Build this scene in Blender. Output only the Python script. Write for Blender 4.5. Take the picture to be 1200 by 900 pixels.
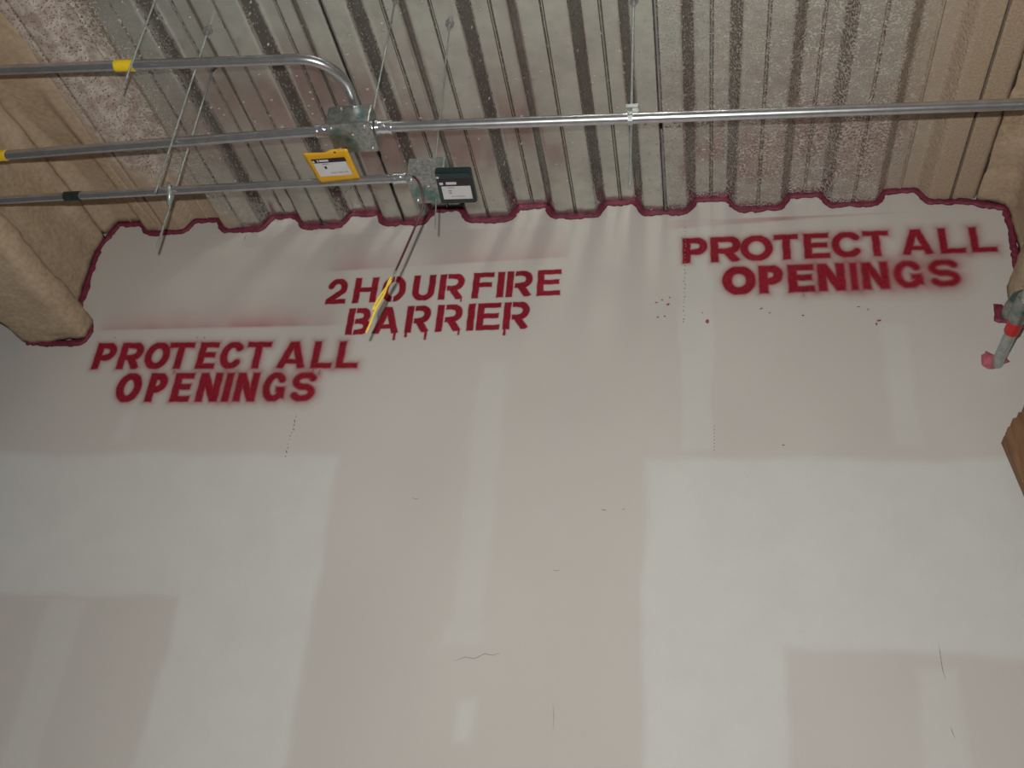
import bpy, bmesh, math, random
import numpy as np
from mathutils import Vector, Matrix, noise

random.seed(7)
S = bpy.context.scene
for o in list(bpy.data.objects):
    bpy.data.objects.remove(o)
COL = S.collection

# ------------------------------------------------------------------ camera
EYE = 1.6                                   # lens height above the floor
YAW, PITCH, ROLL = -0.206048, 0.523530, 0.091992
FPX = 1220.497                              # focal length for a 1200 px wide frame
CAMD = 2.77808                              # lens to wall
f_ = np.array([math.sin(YAW)*math.cos(PITCH), math.cos(YAW)*math.cos(PITCH), math.sin(PITCH)])
r0 = np.array([math.cos(YAW), -math.sin(YAW), 0.0])
u0 = np.cross(r0, f_)
r_ = math.cos(ROLL)*r0 + math.sin(ROLL)*u0
u_ = -math.sin(ROLL)*r0 + math.cos(ROLL)*u0
CPOS = np.array([0.0, -CAMD, EYE])
cam_d = bpy.data.cameras.new('camera')
cam = bpy.data.objects.new('camera', cam_d)
COL.objects.link(cam)
cam.matrix_world = Matrix(((r_[0], u_[0], -f_[0], CPOS[0]), (r_[1], u_[1], -f_[1], CPOS[1]),
                           (r_[2], u_[2], -f_[2], CPOS[2]), (0, 0, 0, 1)))
cam_d.sensor_fit = 'HORIZONTAL'
cam_d.sensor_width = 36.0
cam_d.lens = 36.0*FPX/1200.0
cam_d.clip_start = 0.02
S.camera = cam

# ------------------------------------------------------------------ world, flash, exposure
world = bpy.data.worlds.new('world')
S.world = world
world.use_nodes = True
bg = world.node_tree.nodes['Background']
bg.inputs[0].default_value = (0.93, 0.97, 1.0, 1)
bg.inputs[1].default_value = 0.034
fl_d = bpy.data.lights.new('camera_flash', 'AREA')
fl_d.shape = 'RECTANGLE'
fl_d.size = 0.022
fl_d.size_y = 0.015
fl_d.energy = 61.5
fl_d.color = (1.0, 0.975, 0.94)
flash = bpy.data.objects.new('camera_flash', fl_d)
COL.objects.link(flash)
flash.matrix_world = Matrix.Translation(Vector((-0.05, -CAMD, EYE+0.098))) @ cam.matrix_world.to_3x3().to_4x4()
S.view_settings.view_transform = 'Standard'
S.view_settings.look = 'None'
S.view_settings.gamma = 1.0
S.view_settings.use_curve_mapping = False
S.view_settings.exposure = 0.0
S.cycles.sample_clamp_indirect = 0.0          # keep the glints the deck throws on the wall
S.cycles.blur_glossy = 0.0


# ------------------------------------------------------------------ measuring helpers
def ray(px, py):
    return (px-600.0)/FPX*r_ - (py-450.0)/FPX*u_ + f_


def on_y(px, py, y):                        # the point of the plane y = const seen there
    d = ray(px, py)
    return CPOS + (y-CPOS[1])/d[1]*d


def on_z(px, py, z):
    d = ray(px, py)
    return CPOS + (z-CPOS[2])/d[2]*d


def on_wall(px, py):
    p = on_y(px, py, 0.0)
    return np.array([p[0], p[2]])


PITCHX = 0.3048                             # flute pitch of the deck
X0 = -1.70173                               # left corner of low flute 0
ZD = EYE + 2.31254                          # underside of the low flutes
FH = 0.05                                   # flute height
LOWW, SLP = 0.142, 0.03


# ------------------------------------------------------------------ materials
def new_mat(name):
    m = bpy.data.materials.new(name)
    m.use_nodes = True
    nt = m.node_tree
    return m, nt, nt.nodes['Principled BSDF']


def N(nt, typ, **kw):
    n = nt.nodes.new(typ)
    for k, v in kw.items():
        if k == 'inp':
            for kk, vv in v.items():
                n.inputs[kk].default_value = vv
        else:
            setattr(n, k, v)
    return n


def L(nt, a, b):
    nt.links.new(a, b)


def noise_tex(nt, scale, detail=4, rough=0.6, vec=None, dim='3D'):
    n = N(nt, 'ShaderNodeTexNoise', inp={'Scale': scale, 'Detail': detail, 'Roughness': rough})
    if vec is not None:
        L(nt, vec, n.inputs['Vector'])
    return n.outputs['Fac']


def ramp(nt, src, lo, hi, a=0.0, b=1.0):
    n = N(nt, 'ShaderNodeMapRange', interpolation_type='SMOOTHSTEP')
    n.inputs['From Min'].default_value = lo
    n.inputs['From Max'].default_value = hi
    n.inputs['To Min'].default_value = a
    n.inputs['To Max'].default_value = b
    L(nt, src, n.inputs['Value'])
    return n.outputs['Result']


def math_n(nt, op, a, b=None, clamp=False):
    n = N(nt, 'ShaderNodeMath', operation=op, use_clamp=clamp)
    for i, v in enumerate((a, b)):
        if v is None:
            continue
        if isinstance(v, (int, float)):
            n.inputs[i].default_value = v
        else:
            L(nt, v, n.inputs[i])
    return n.outputs[0]


def mixc(nt, fac, a, b, mode='MIX'):
    n = N(nt, 'ShaderNodeMix', data_type='RGBA', blend_type=mode)
    if isinstance(fac, (int, float)):
        n.inputs[0].default_value = fac
    else:
        L(nt, fac, n.inputs[0])
    for idx, v in ((6, a), (7, b)):
        if isinstance(v, tuple):
            n.inputs[idx].default_value = (*v, 1)
        else:
            L(nt, v, n.inputs[idx])
    return n.outputs[2]


def bump(nt, p, h, strength, dist):
    b = N(nt, 'ShaderNodeBump', inp={'Strength': strength, 'Distance': dist})
    L(nt, h, b.inputs['Height'])
    L(nt, b.outputs[0], p.inputs['Normal'])


def coords(nt):
    return N(nt, 'ShaderNodeNewGeometry').outputs['Position']


def simple(name, col, rough=0.5, metal=0.0, var=0.15, scale=60, bmp=0.0):
    m, nt, p = new_mat(name)
    c = N(nt, 'ShaderNodeTexCoord').outputs['Object']
    n = noise_tex(nt, scale, 4, 0.6, c)
    dark = tuple(v*(1-var) for v in col)
    lite = tuple(min(1, v*(1+var)) for v in col)
    L(nt, mixc(nt, ramp(nt, n, 0.3, 0.7), dark, lite), p.inputs['Base Color'])
    p.inputs['Roughness'].default_value = rough
    p.inputs['Metallic'].default_value = metal
    if bmp:
        bump(nt, p, n, bmp, 0.002)
    return m


def wall_mat():
    """gypsum paper, joint compound and spray paint on one wall face; coverage comes from mesh attributes"""
    m, nt, p = new_mat('gypsum_wall_face')
    c = coords(nt)
    big = noise_tex(nt, 1.3, 3, 0.5, c)
    fine = noise_tex(nt, 160, 3, 0.6, c)
    mid = noise_tex(nt, 14, 4, 0.65, c)
    grit = noise_tex(nt, 420, 2, 0.6, c)
    col = mixc(nt, ramp(nt, big, 0.3, 0.7), (0.497, 0.472, 0.438), (0.525, 0.500, 0.466))
    col = mixc(nt, ramp(nt, mid, 0.62, 0.8, 0, 0.16), col, (0.44, 0.385, 0.35))
    mudc = mixc(nt, ramp(nt, noise_tex(nt, 8, 4, 0.6, c), 0.3, 0.7), (0.563, 0.574, 0.544), (0.592, 0.603, 0.573))

    def att(name):
        return N(nt, 'ShaderNodeAttribute', attribute_name=name).outputs['Fac']
    col = mixc(nt, math_n(nt, 'MULTIPLY', att('mud'), 0.78, True), col, mudc)
    col = mixc(nt, ramp(nt, fine, 0.35, 0.7, 0, 0.08), col, (0.42, 0.39, 0.36))
    mist_ = math_n(nt, 'MULTIPLY', att('mist'), ramp(nt, grit, 0.2, 0.7, 0.85, 1.0), True)
    col = mixc(nt, mist_, col, (0.345, 0.075, 0.092))
    red = math_n(nt, 'MULTIPLY', att('red'), ramp(nt, grit, 0.2, 0.7, 0.92, 1.0), True)
    redc = mixc(nt, ramp(nt, mid, 0.3, 0.7), (0.205, 0.0012, 0.012), (0.26, 0.0022, 0.018))
    col = mixc(nt, red, col, redc)
    L(nt, col, p.inputs['Base Color'])
    L(nt, ramp(nt, red, 0, 1, 0.8, 0.55), p.inputs['Roughness'])
    L(nt, ramp(nt, red, 0, 1, 0.25, 0.06), p.inputs['Specular IOR Level'])
    bump(nt, p, fine, 0.05, 0.001)
    return m


def deck_mat():
    m, nt, p = new_mat('galvanised_deck')
    c = coords(nt)
    sx = N(nt, 'ShaderNodeSeparateXYZ')
    L(nt, c, sx.inputs[0])
    x, y = sx.outputs[0], sx.outputs[1]
    geo = N(nt, 'ShaderNodeNewGeometry')
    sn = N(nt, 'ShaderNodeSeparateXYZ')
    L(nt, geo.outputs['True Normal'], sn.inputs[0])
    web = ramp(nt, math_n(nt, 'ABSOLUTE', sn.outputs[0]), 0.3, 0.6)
    spangle = noise_tex(nt, 22, 5, 0.6, c)
    grime = noise_tex(nt, 5, 5, 0.65, c)
    col = mixc(nt, ramp(nt, spangle, 0.3, 0.7), (0.56, 0.568, 0.515), (0.64, 0.65, 0.59))
    col = mixc(nt, ramp(nt, grime, 0.45, 0.75, 0, 0.45), col, (0.33, 0.31, 0.28))
    # stamped embossments on the sloping webs
    vor = N(nt, 'ShaderNodeTexVoronoi', inp={'Scale': 70.0})
    L(nt, c, vor.inputs['Vector'])
    emb = ramp(nt, vor.outputs['Distance'], 0.15, 0.45)
    col = mixc(nt, math_n(nt, 'MULTIPLY', web, 0.6), col, (0.22, 0.215, 0.20))  # darker shading of the webs against the flats, put into the colour
    # blurred reflection of the red lettering, painted into the deck colour as a tint
    rn = noise_tex(nt, 2.6, 3, 0.55, c)
    refl_mask = math_n(nt, 'MULTIPLY', ramp(nt, rn, 0.36, 0.62), ramp(nt, y, -0.86, -0.58))
    refl_mask = math_n(nt, 'MULTIPLY', refl_mask, ramp(nt, y, -0.08, -0.3, 0.25, 1.0))
    refl_mask = math_n(nt, 'MULTIPLY', refl_mask, ramp(nt, x, -1.75, -1.45))
    refl_mask = math_n(nt, 'MULTIPLY', refl_mask, ramp(nt, x, -0.25, -0.85, 0.22, 1.0))
    col = mixc(nt, math_n(nt, 'MULTIPLY', refl_mask, 0.35), col, (0.25, 0.125, 0.12))
    # fireproofing overspray: crumbs, then full coverage beside the beams
    warp = noise_tex(nt, 2.2, 4, 0.6, c)
    xw = math_n(nt, 'ADD', x, math_n(nt, 'MULTIPLY', math_n(nt, 'SUBTRACT', warp, 0.5), 0.35))
    xl = math_n(nt, 'SUBTRACT', xw, math_n(nt, 'MULTIPLY', ramp(nt, y, -0.45, -0.05), 0.38))
    cov_r = ramp(nt, xw, 0.45, 0.78)
    cov_l = ramp(nt, xl, -1.93, -2.06)
    full = math_n(nt, 'MAXIMUM', cov_r, cov_l)
    dens_r = ramp(nt, x, -0.75, 0.5)
    dens_step = ramp(nt, x, -0.115, -0.105, 0.0, 0.30)
    dens_l = ramp(nt, xw, -1.40, -1.85, 0.0, 1.25)
    dens = math_n(nt, 'MAXIMUM', math_n(nt, 'ADD', math_n(nt, 'MULTIPLY', dens_r, 0.6), dens_step), dens_l)
    dens = math_n(nt, 'MAXIMUM', dens, math_n(nt, 'MULTIPLY', full, 1.3))
    cr = noise_tex(nt, 150, 2, 0.6, c)
    thr = math_n(nt, 'SUBTRACT', 0.76, math_n(nt, 'MULTIPLY', dens, 0.31))
    crumb = ramp(nt, math_n(nt, 'SUBTRACT', cr, thr), -0.02, 0.08)
    vs_ = N(nt, 'ShaderNodeTexVoronoi', inp={'Scale': 34.0})
    L(nt, c, vs_.inputs['Vector'])
    sep = N(nt, 'ShaderNodeSeparateColor')
    L(nt, vs_.outputs['Color'], sep.inputs[0])
    dot = math_n(nt, 'MULTIPLY', ramp(nt, vs_.outputs['Distance'], 0.20, 0.10), ramp(nt, sep.outputs[0], 0.62, 0.64))
    crumb = math_n(nt, 'MAXIMUM', crumb, math_n(nt, 'MULTIPLY', dot, 0.8))
    hue = noise_tex(nt, 30, 3, 0.6, c)
    ccol = mixc(nt, ramp(nt, hue, 0.35, 0.65), (0.38, 0.29, 0.25), (0.54, 0.48, 0.415))
    col = mixc(nt, crumb, col, ccol)
    tan = mixc(nt, ramp(nt, cr, 0.3, 0.7), (0.34, 0.255, 0.175), (0.43, 0.335, 0.24))
    col = mixc(nt, full, col, tan)
    cover = math_n(nt, 'MAXIMUM', crumb, full)
    L(nt, col, p.inputs['Base Color'])
    L(nt, ramp(nt, cover, 0, 1, 0.86, 0.0), p.inputs['Metallic'])
    L(nt, math_n(nt, 'MAXIMUM', ramp(nt, cover, 0, 1, 0.0, 0.95), ramp(nt, web, 0, 1, 0.22, 0.16)), p.inputs['Roughness'])
    h = math_n(nt, 'ADD', math_n(nt, 'MULTIPLY', cover, math_n(nt, 'ADD', cr, 0.3)),
               math_n(nt, 'MULTIPLY', math_n(nt, 'MULTIPLY', web, emb), 1.0))
    bump(nt, p, h, 0.45, 0.004)
    return m


def spray_mat():
    m, nt, p = new_mat('sprayed_fireproofing')
    c = coords(nt)
    a = noise_tex(nt, 55, 5, 0.7, c)
    b = noise_tex(nt, 6, 4, 0.6, c)
    col = mixc(nt, ramp(nt, a, 0.3, 0.7), (0.34, 0.25, 0.165), (0.46, 0.355, 0.245))
    col = mixc(nt, ramp(nt, b, 0.35, 0.7, 0, 0.45), col, (0.50, 0.405, 0.30))
    L(nt, col, p.inputs['Base Color'])
    p.inputs['Roughness'].default_value = 0.97
    p.inputs['Specular IOR Level'].default_value = 0.1
    bump(nt, p, a, 0.55, 0.006)
    return m


def galv_box_mat():
    m, nt, p = new_mat('galvanised_box')
    c = coords(nt)
    a = noise_tex(nt, 15, 4, 0.65, c)
    s = noise_tex(nt, 120, 3, 0.6, c)
    col = mixc(nt, ramp(nt, s, 0.3, 0.7), (0.24, 0.245, 0.235), (0.42, 0.425, 0.40))
    col = mixc(nt, ramp(nt, a, 0.50, 0.66, 0, 0.75), col, (0.03, 0.17, 0.15))
    L(nt, col, p.inputs['Base Color'])
    p.inputs['Metallic'].default_value = 0.8
    p.inputs['Roughness'].default_value = 0.36
    bump(nt, p, s, 0.12, 0.002)
    return m


M_WALL = wall_mat()
M_SEAL = simple('red_fire_sealant', (0.155, 0.016, 0.040), 0.6, 0, 0.35, 90, 0.5)
M_PALE = simple('pink_fire_sealant', (0.36, 0.085, 0.115), 0.7, 0, 0.35, 60, 0.5)
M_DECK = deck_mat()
M_SPRAY = spray_mat()
M_BOX = galv_box_mat()
M_EMT = simple('conduit_steel', (0.50, 0.50, 0.51), 0.27, 0.85, 0.10, 35)
M_ROD = simple('zinc_rod', (0.42, 0.46, 0.44), 0.42, 0.7, 0.15, 80)
M_BRIGHT = simple('bright_zinc', (0.75, 0.77, 0.80), 0.2, 0.9, 0.06, 60)
M_YTAPE = simple('yellow_tape', (0.72, 0.50, 0.015), 0.5, 0, 0.08, 60)
M_BTAPE = simple('black_green_tape', (0.012, 0.022, 0.015), 0.5, 0, 0.2, 60)
M_YCARD = simple('yellow_card', (0.56, 0.29, 0.006), 0.5, 0, 0.06, 30)
M_GCARD = simple('dark_green_plastic', (0.008, 0.022, 0.022), 0.4, 0, 0.2, 30)
M_PAPER = simple('label_paper', (0.50, 0.485, 0.48), 0.6, 0, 0.05, 40)
M_INK = simple('label_dark_band', (0.016, 0.006, 0.014), 0.5, 0, 0.1, 40)
M_INKG = simple('label_grey_print', (0.30, 0.27, 0.30), 0.6, 0, 0.1, 40)
M_INKP = simple('label_violet_print', (0.28, 0.13, 0.30), 0.6, 0, 0.1, 40)
M_CABLE = simple('brown_cable_jacket', (0.075, 0.020, 0.022), 0.45, 0, 0.2, 60)
M_DCABLE = simple('dark_cable_jacket', (0.035, 0.028, 0.028), 0.45, 0, 0.2, 60)
M_YWIRE = simple('yellow_wire', (0.78, 0.56, 0.06), 0.4, 0, 0.1, 60)
M_GWIRE = simple('grey_wire', (0.20, 0.20, 0.19), 0.4, 0, 0.1, 60)
M_REDCAP = simple('red_ring_plastic', (0.50, 0.012, 0.012), 0.45, 0, 0.1, 60)
M_DARK = simple('dark_void', (0.006, 0.006, 0.008), 0.8, 0, 0.1, 20)
M_PRINT = simple('faint_board_print', (0.20, 0.185, 0.17), 0.8, 0, 0.3, 300)
M_SCUFF = simple('grey_scuff', (0.27, 0.25, 0.235), 0.8, 0, 0.3, 200)
M_REDSP = simple('red_paint_fleck', (0.27, 0.05, 0.06), 0.6, 0, 0.3, 200)
M_CONC = simple('concrete', (0.30, 0.29, 0.27), 0.9, 0, 0.2, 12, 0.2)


def wood_mat():
    m, nt, p = new_mat('brown_board')
    c = N(nt, 'ShaderNodeTexCoord').outputs['Object']
    mp = N(nt, 'ShaderNodeMapping')
    mp.inputs['Scale'].default_value = (60, 60, 2.5)
    L(nt, c, mp.inputs['Vector'])
    g = noise_tex(nt, 1.0, 5, 0.6, mp.outputs[0])
    L(nt, mixc(nt, ramp(nt, g, 0.3, 0.7), (0.145, 0.072, 0.036), (0.235, 0.125, 0.062)), p.inputs['Base Color'])
    p.inputs['Roughness'].default_value = 0.75
    bump(nt, p, g, 0.3, 0.003)
    return m


M_WOOD = wood_mat()


# ------------------------------------------------------------------ object helpers
def link(name, me, mat, parent=None, smooth=False):
    o = bpy.data.objects.new(name, me)
    COL.objects.link(o)
    if mat is not None:
        me.materials.append(mat)
    if parent is not None:
        o.parent = parent
    if smooth:
        for p in me.polygons:
            p.use_smooth = True
    return o


def mesh(name, verts, faces, mat, parent=None, smooth=False):
    me = bpy.data.meshes.new(name)
    me.from_pydata([tuple(v) for v in verts], [], faces)
    me.update()
    return link(name, me, mat, parent, smooth)


def from_bm(name, bm, mat, parent=None, smooth=False):
    bmesh.ops.recalc_face_normals(bm, faces=bm.faces)
    me = bpy.data.meshes.new(name)
    bm.to_mesh(me)
    bm.free()
    return link(name, me, mat, parent, smooth)


def tag(o, label=None, cat=None, group=None, kind=None):
    if label:
        o['label'] = label
    if cat:
        o['category'] = cat
    if group:
        o['group'] = group
    if kind:
        o['kind'] = kind
    return o


def empty(name, loc, label, cat, group=None):
    o = bpy.data.objects.new(name, None)
    o.empty_display_size = 0.05
    COL.objects.link(o)
    o.location = loc
    bpy.context.view_layer.update()
    return tag(o, label, cat, group)


def adopt(child, parent):
    """parent a part whose mesh is written in world coordinates"""
    child.parent = parent
    child.matrix_parent_inverse = Matrix.Translation(parent.location).inverted()
    return child


def box_bm(lo, hi, bev=0.0, seg=2):
    bm = bmesh.new()
    bmesh.ops.create_cube(bm, size=1.0)
    for v in bm.verts:
        v.co = Vector([lo[i]+(v.co[i]+0.5)*(hi[i]-lo[i]) for i in range(3)])
    if bev:
        bmesh.ops.bevel(bm, geom=list(bm.edges), offset=bev, segments=seg, affect='EDGES', profile=0.5)
    return bm


def tube_bm(path, rad, seg=14, caps=True, bm=None):
    """round bar along a path; rad is a number or one radius for each point"""
    if bm is None:
        bm = bmesh.new()
    pts = [Vector(p) for p in path]
    n = len(pts)
    rads = [rad]*n if isinstance(rad, (int, float)) else rad
    up = None
    rings = []
    for i, p in enumerate(pts):
        t = (pts[min(i+1, n-1)]-pts[max(i-1, 0)]).normalized()
        if up is None:
            up = Vector((0, 0, 1)) if abs(t.z) < 0.9 else Vector((0, 1, 0))
        a = t.cross(up).normalized()
        up = a.cross(t).normalized()
        rings.append([bm.verts.new(p+(a*math.cos(2*math.pi*k/seg)+up*math.sin(2*math.pi*k/seg))*rads[i]) for k in range(seg)])
    for i in range(n-1):
        for k in range(seg):
            bm.faces.new((rings[i][k], rings[i][(k+1) % seg], rings[i+1][(k+1) % seg], rings[i+1][k]))
    if caps:
        bm.faces.new(rings[0][::-1])
        bm.faces.new(rings[-1])
    return bm


def tube(name, path, rad, mat, parent, seg=14):
    o = from_bm(name, tube_bm(path, rad, seg), mat, None, True)
    try:
        md = o.modifiers.new('edges', 'EDGE_SPLIT')
        md.split_angle = math.radians(50)
    except Exception:
        pass
    return adopt(o, parent) if parent else o


def block(name, lo, hi, mat, parent, bev=0.0):
    o = from_bm(name, box_bm(lo, hi, bev), mat)
    return adopt(o, parent) if parent else o


# ------------------------------------------------------------------ deck profile
def deck_z(x):
    """underside height of the plain deck at x"""
    t = (x-X0) % PITCHX
    if t <= LOWW:
        return ZD
    if t <= LOWW+SLP:
        return ZD+FH*(t-LOWW)/SLP
    if t <= PITCHX-SLP:
        return ZD+FH
    return ZD+FH*(PITCHX-t)/SLP


def deck_profile(i0, i1):
    """points of one sheet from the lap in low flute i0 to the lap in low flute i1"""
    lap = LOWW*0.5
    g = 0.0035
    pts = [(X0+i0*PITCHX+lap+g, ZD+0.016), (X0+i0*PITCHX+lap+g, ZD)]
    for i in range(i0, i1+1):
        b = X0+i*PITCHX
        if i > i0:
            pts.append((b, ZD))
            if i < i1:                       # stiffener groove in the middle of the low flute
                pts += [(b+lap-0.006, ZD), (b+lap-0.001, ZD+0.006), (b+lap+0.001, ZD+0.006), (b+lap+0.006, ZD)]
            else:
                pts += [(b+lap-g, ZD), (b+lap-g, ZD+0.016)]
        if i < i1:
            hl, hr = b+LOWW+SLP, b+PITCHX-SLP
            hm = (hl+hr)/2
            pts += [(b+LOWW, ZD), (hl, ZD+FH), (hm-0.006, ZD+FH), (hm-0.001, ZD+FH-0.005), (hm+0.001, ZD+FH-0.005),
                    (hm+0.006, ZD+FH), (hr, ZD+FH)]
    return pts


def round_bends(pts, rad=0.011, seg=4):
    out = [pts[0]]
    for a, b, c in zip(pts[:-2], pts[1:-1], pts[2:]):
        a, b, c = Vector(a), Vector(b), Vector(c)
        la, lc = (a-b).length, (c-b).length
        r = min(rad, la*0.45, lc*0.45)
        p, q = b+(a-b)*(r/la), b+(c-b)*(r/lc)
        if r < 0.006:
            out.append(tuple(b))
            continue
        for i in range(seg+1):
            t = i/seg
            out.append(tuple(p*(1-t)**2+b*2*t*(1-t)+q*t*t))
    return out+[pts[-1]]


LAPS = (-4, -1, 2, 5, 8, 11)
XL = X0+LAPS[0]*PITCHX+LOWW/2
XR = X0+LAPS[-1]*PITCHX+LOWW/2
YN = -4.2
ceiling = tag(block('ceiling', (XL-0.1, YN, ZD+FH+0.004), (XR+0.1, 0.14, ZD+FH+0.11), M_CONC, None), kind='structure')
for a, b in zip(LAPS[:-1], LAPS[1:]):
    pr = round_bends(deck_profile(a, b))
    ys = np.linspace(YN, 0.14, 6)
    vs = [(x, y, z) for y in ys for x, z in pr]
    k = len(pr)
    fs = [(j*k+i, j*k+i+1, (j+1)*k+i+1, (j+1)*k+i) for j in range(len(ys)-1) for i in range(k-1)]
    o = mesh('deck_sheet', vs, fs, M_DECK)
    o.parent = ceiling
    md = o.modifiers.new('gauge', 'SOLIDIFY')
    md.thickness = 0.0015
    md.offset = -1.0 if o.data.polygons[0].normal.z < 0 else 1.0

# ------------------------------------------------------------------ wall, floor
top = [(XL, deck_z(XL))]
for i in range(LAPS[0], LAPS[-1]+1):
    for t, z in ((0, ZD), (LOWW, ZD), (LOWW+SLP, ZD+FH), (PITCHX-SLP, ZD+FH)):
        x = X0+i*PITCHX+t
        if XL < x < XR:
            top.append((x, z-0.002))
top.append((XR, deck_z(XR)-0.002))
vs, fs = [], []
for y in (0.0, 0.13):
    for x, z in top:
        vs += [(x, y, z), (x, y, 0.0)]
k = 2*len(top)
for i in range(len(top)-1):
    a = 2*i
    fs += [(a, a+1, a+3, a+2), (k+a, k+a+2, k+a+3, k+a+1), (a, a+2, k+a+2, k+a), (a+1, k+a+1, k+a+3, a+3)]
fs += [(0, k, k+1, 1), (k-2, k-1, 2*k-1, 2*k-2)]
wall = tag(mesh('wall_back', vs, fs, M_WALL), kind='structure')
floor = tag(block('floor', (XL-0.1, YN, -0.12), (XR+0.1, 0.14, 0.0), M_CONC, None), kind='structure')


# ------------------------------------------------------------------ coats on the wall (mud, paint): sampled fields
def smooth01(v):
    v = np.clip(v, 0, 1)
    return v*v*(3-2*v)


MUD_F, RED_F, MIST_F = [], [], []            # every coat on the wall as (field, x0, x1, z0, z1)


def total(fields, x, z, how):
    out = np.zeros(x.shape)
    xa, xb, za, zb = x.min(), x.max(), z.min(), z.max()
    for fld, x0, x1, z0, z1 in fields:
        if x1 < xa or x0 > xb or z1 < za or z0 > zb:
            continue
        c = np.clip(fld(x, z), 0, 1)*((x >= x0) & (x <= x1) & (z >= z0) & (z <= z1))
        out = np.maximum(out, c) if how == 'max' else 1-(1-out)*(1-c)
    return out


def coat(name, own, rivals, step, off, parent, cut=0.02):
    """a film standing `off` proud of the wall where this coat lies; its colour knows all coats there"""
    fld, x0, x1, z0, z1 = own
    nx = max(2, int((x1-x0)/step)+1)
    nz = max(2, int((z1-z0)/step)+1)
    gx, gz = np.meshgrid(np.linspace(x0, x1, nx), np.linspace(z0, z1, nz))
    c = np.clip(fld(gx, gz), 0, 1)
    ok = c > cut
    if rivals:
        ok &= c >= 0.8*total([r for r in rivals if r is not own], gx, gz, 'max')
    keep = ok[:-1, :-1] | ok[1:, :-1] | ok[:-1, 1:] | ok[1:, 1:]
    jj, ii = np.nonzero(keep)
    if len(jj) == 0:
        return None
    q = np.stack([jj*nx+ii, jj*nx+ii+1, (jj+1)*nx+ii+1, (jj+1)*nx+ii], 1)
    used, inv = np.unique(q, return_inverse=True)
    q = inv.reshape(q.shape)
    ux_, uz_ = gx.ravel()[used], gz.ravel()[used]
    co = np.stack([ux_, np.full(len(used), -off), uz_], 1)
    me = bpy.data.meshes.new(name)
    me.from_pydata(co.tolist(), [], q.tolist())
    for nm, fs_, how in (('mud', MUD_F, 'max'), ('red', RED_F, 'screen'), ('mist', MIST_F, 'max')):
        at = me.attributes.new(nm, 'FLOAT', 'POINT')
        at.data.foreach_set('value', total(fs_, ux_, uz_, how).astype(np.float32))
    me.update()
    o = link(name, me, M_WALL)
    if parent is not None:
        adopt(o, parent)
    return o


def wob(x, z, s, k):
    """cheap smooth wobble"""
    return (np.sin(x*s+1.3*k)+np.sin(z*s*0.83+2.1*k)+np.sin((x+z)*s*0.57+k*3.7))/3


def rect_d(x, z, x0, x1, z0, z1):
    return np.minimum.reduce([x-x0, x1-x, z-z0, z1-z])


def mud(rects, feather, k, amt=1.0, wobble=0.012):
    X = [v for r in rects for v in r[:2]]
    Z = [v for r in rects for v in r[2:]]

    def fld(x, z):
        d = np.maximum.reduce([rect_d(x, z, *r) for r in rects]) + wobble*wob(x, z, 14, k) + wobble*0.5*wob(x, z, 41, k+5)
        return amt*smooth01(0.5+d/feather)
    m = feather+wobble*2
    MUD_F.append((fld, min(X)-m, max(X)+m, max(0.01, min(Z)-m), max(Z)+m))


E_ = EYE
mud([(-2.80, -1.10, 0.915+E_, 1.395+E_), (-1.53, -1.10, 0.03, 1.2+E_)], 0.03, 1)
mud([(-0.155, 1.68, 0.825+E_, 1.372+E_), (-0.155, 0.215, 0.03, 1.2+E_)], 0.03, 2)
mud([(-0.055, 0.045, 1.40+E_, 2.27+E_)], 0.02, 3, 0.6)
mud([(-0.685, -0.600, 0.86+E_, 1.72+E_)], 0.03, 4, 0.42)
mud([(-0.700, -0.600, 0.81+E_, 0.86+E_)], 0.03, 14, 0.45)
mud([(-0.665, -0.590, 0.53+E_, 0.67+E_)], 0.03, 5, 0.7, 0.02)
mud([(0.545, 0.620, 1.42+E_, 1.83+E_)], 0.025, 6, 0.42)
mud([(0.525, 0.640, 0.03, 0.79+E_)], 0.03, 7, 0.6)
mud([(-1.935, -1.82, 0.03, 0.90+E_)], 0.03, 8, 0.5)
mud([(-1.90, -1.83, 1.43+E_, 1.56+E_)], 0.03, 9, 0.45)


# ------------------------------------------------------------------ stencil lettering
def seg_box(x, z, a, b, w):
    """signed distance to a flat-ended bar"""
    ax, az = a
    bx, bz = b
    l = math.hypot(bx-ax, bz-az)
    ux, uz = (bx-ax)/l, (bz-az)/l
    px, pz = x-(ax+bx)/2, z-(az+bz)/2
    du = np.abs(px*ux+pz*uz)-l/2
    dv = np.abs(-px*uz+pz*ux)-w/2
    return np.minimum(np.maximum(du, dv), 0)+np.hypot(np.maximum(du, 0), np.maximum(dv, 0))


def seg_cap(x, z, a, b, w):
    ax, az = a
    bx, bz = b
    l2 = (bx-ax)**2+(bz-az)**2+1e-12
    t = np.clip(((x-ax)*(bx-ax)+(z-az)*(bz-az))/l2, 0, 1)
    return np.hypot(x-ax-t*(bx-ax), z-az-t*(bz-az))-w/2


def arc(cx, cz, rx, rz, a0, a1, n=14):
    return [(cx+rx*math.cos(math.radians(a0+(a1-a0)*i/n)), cz+rz*math.sin(math.radians(a0+(a1-a0)*i/n))) for i in range(n+1)]


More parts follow.
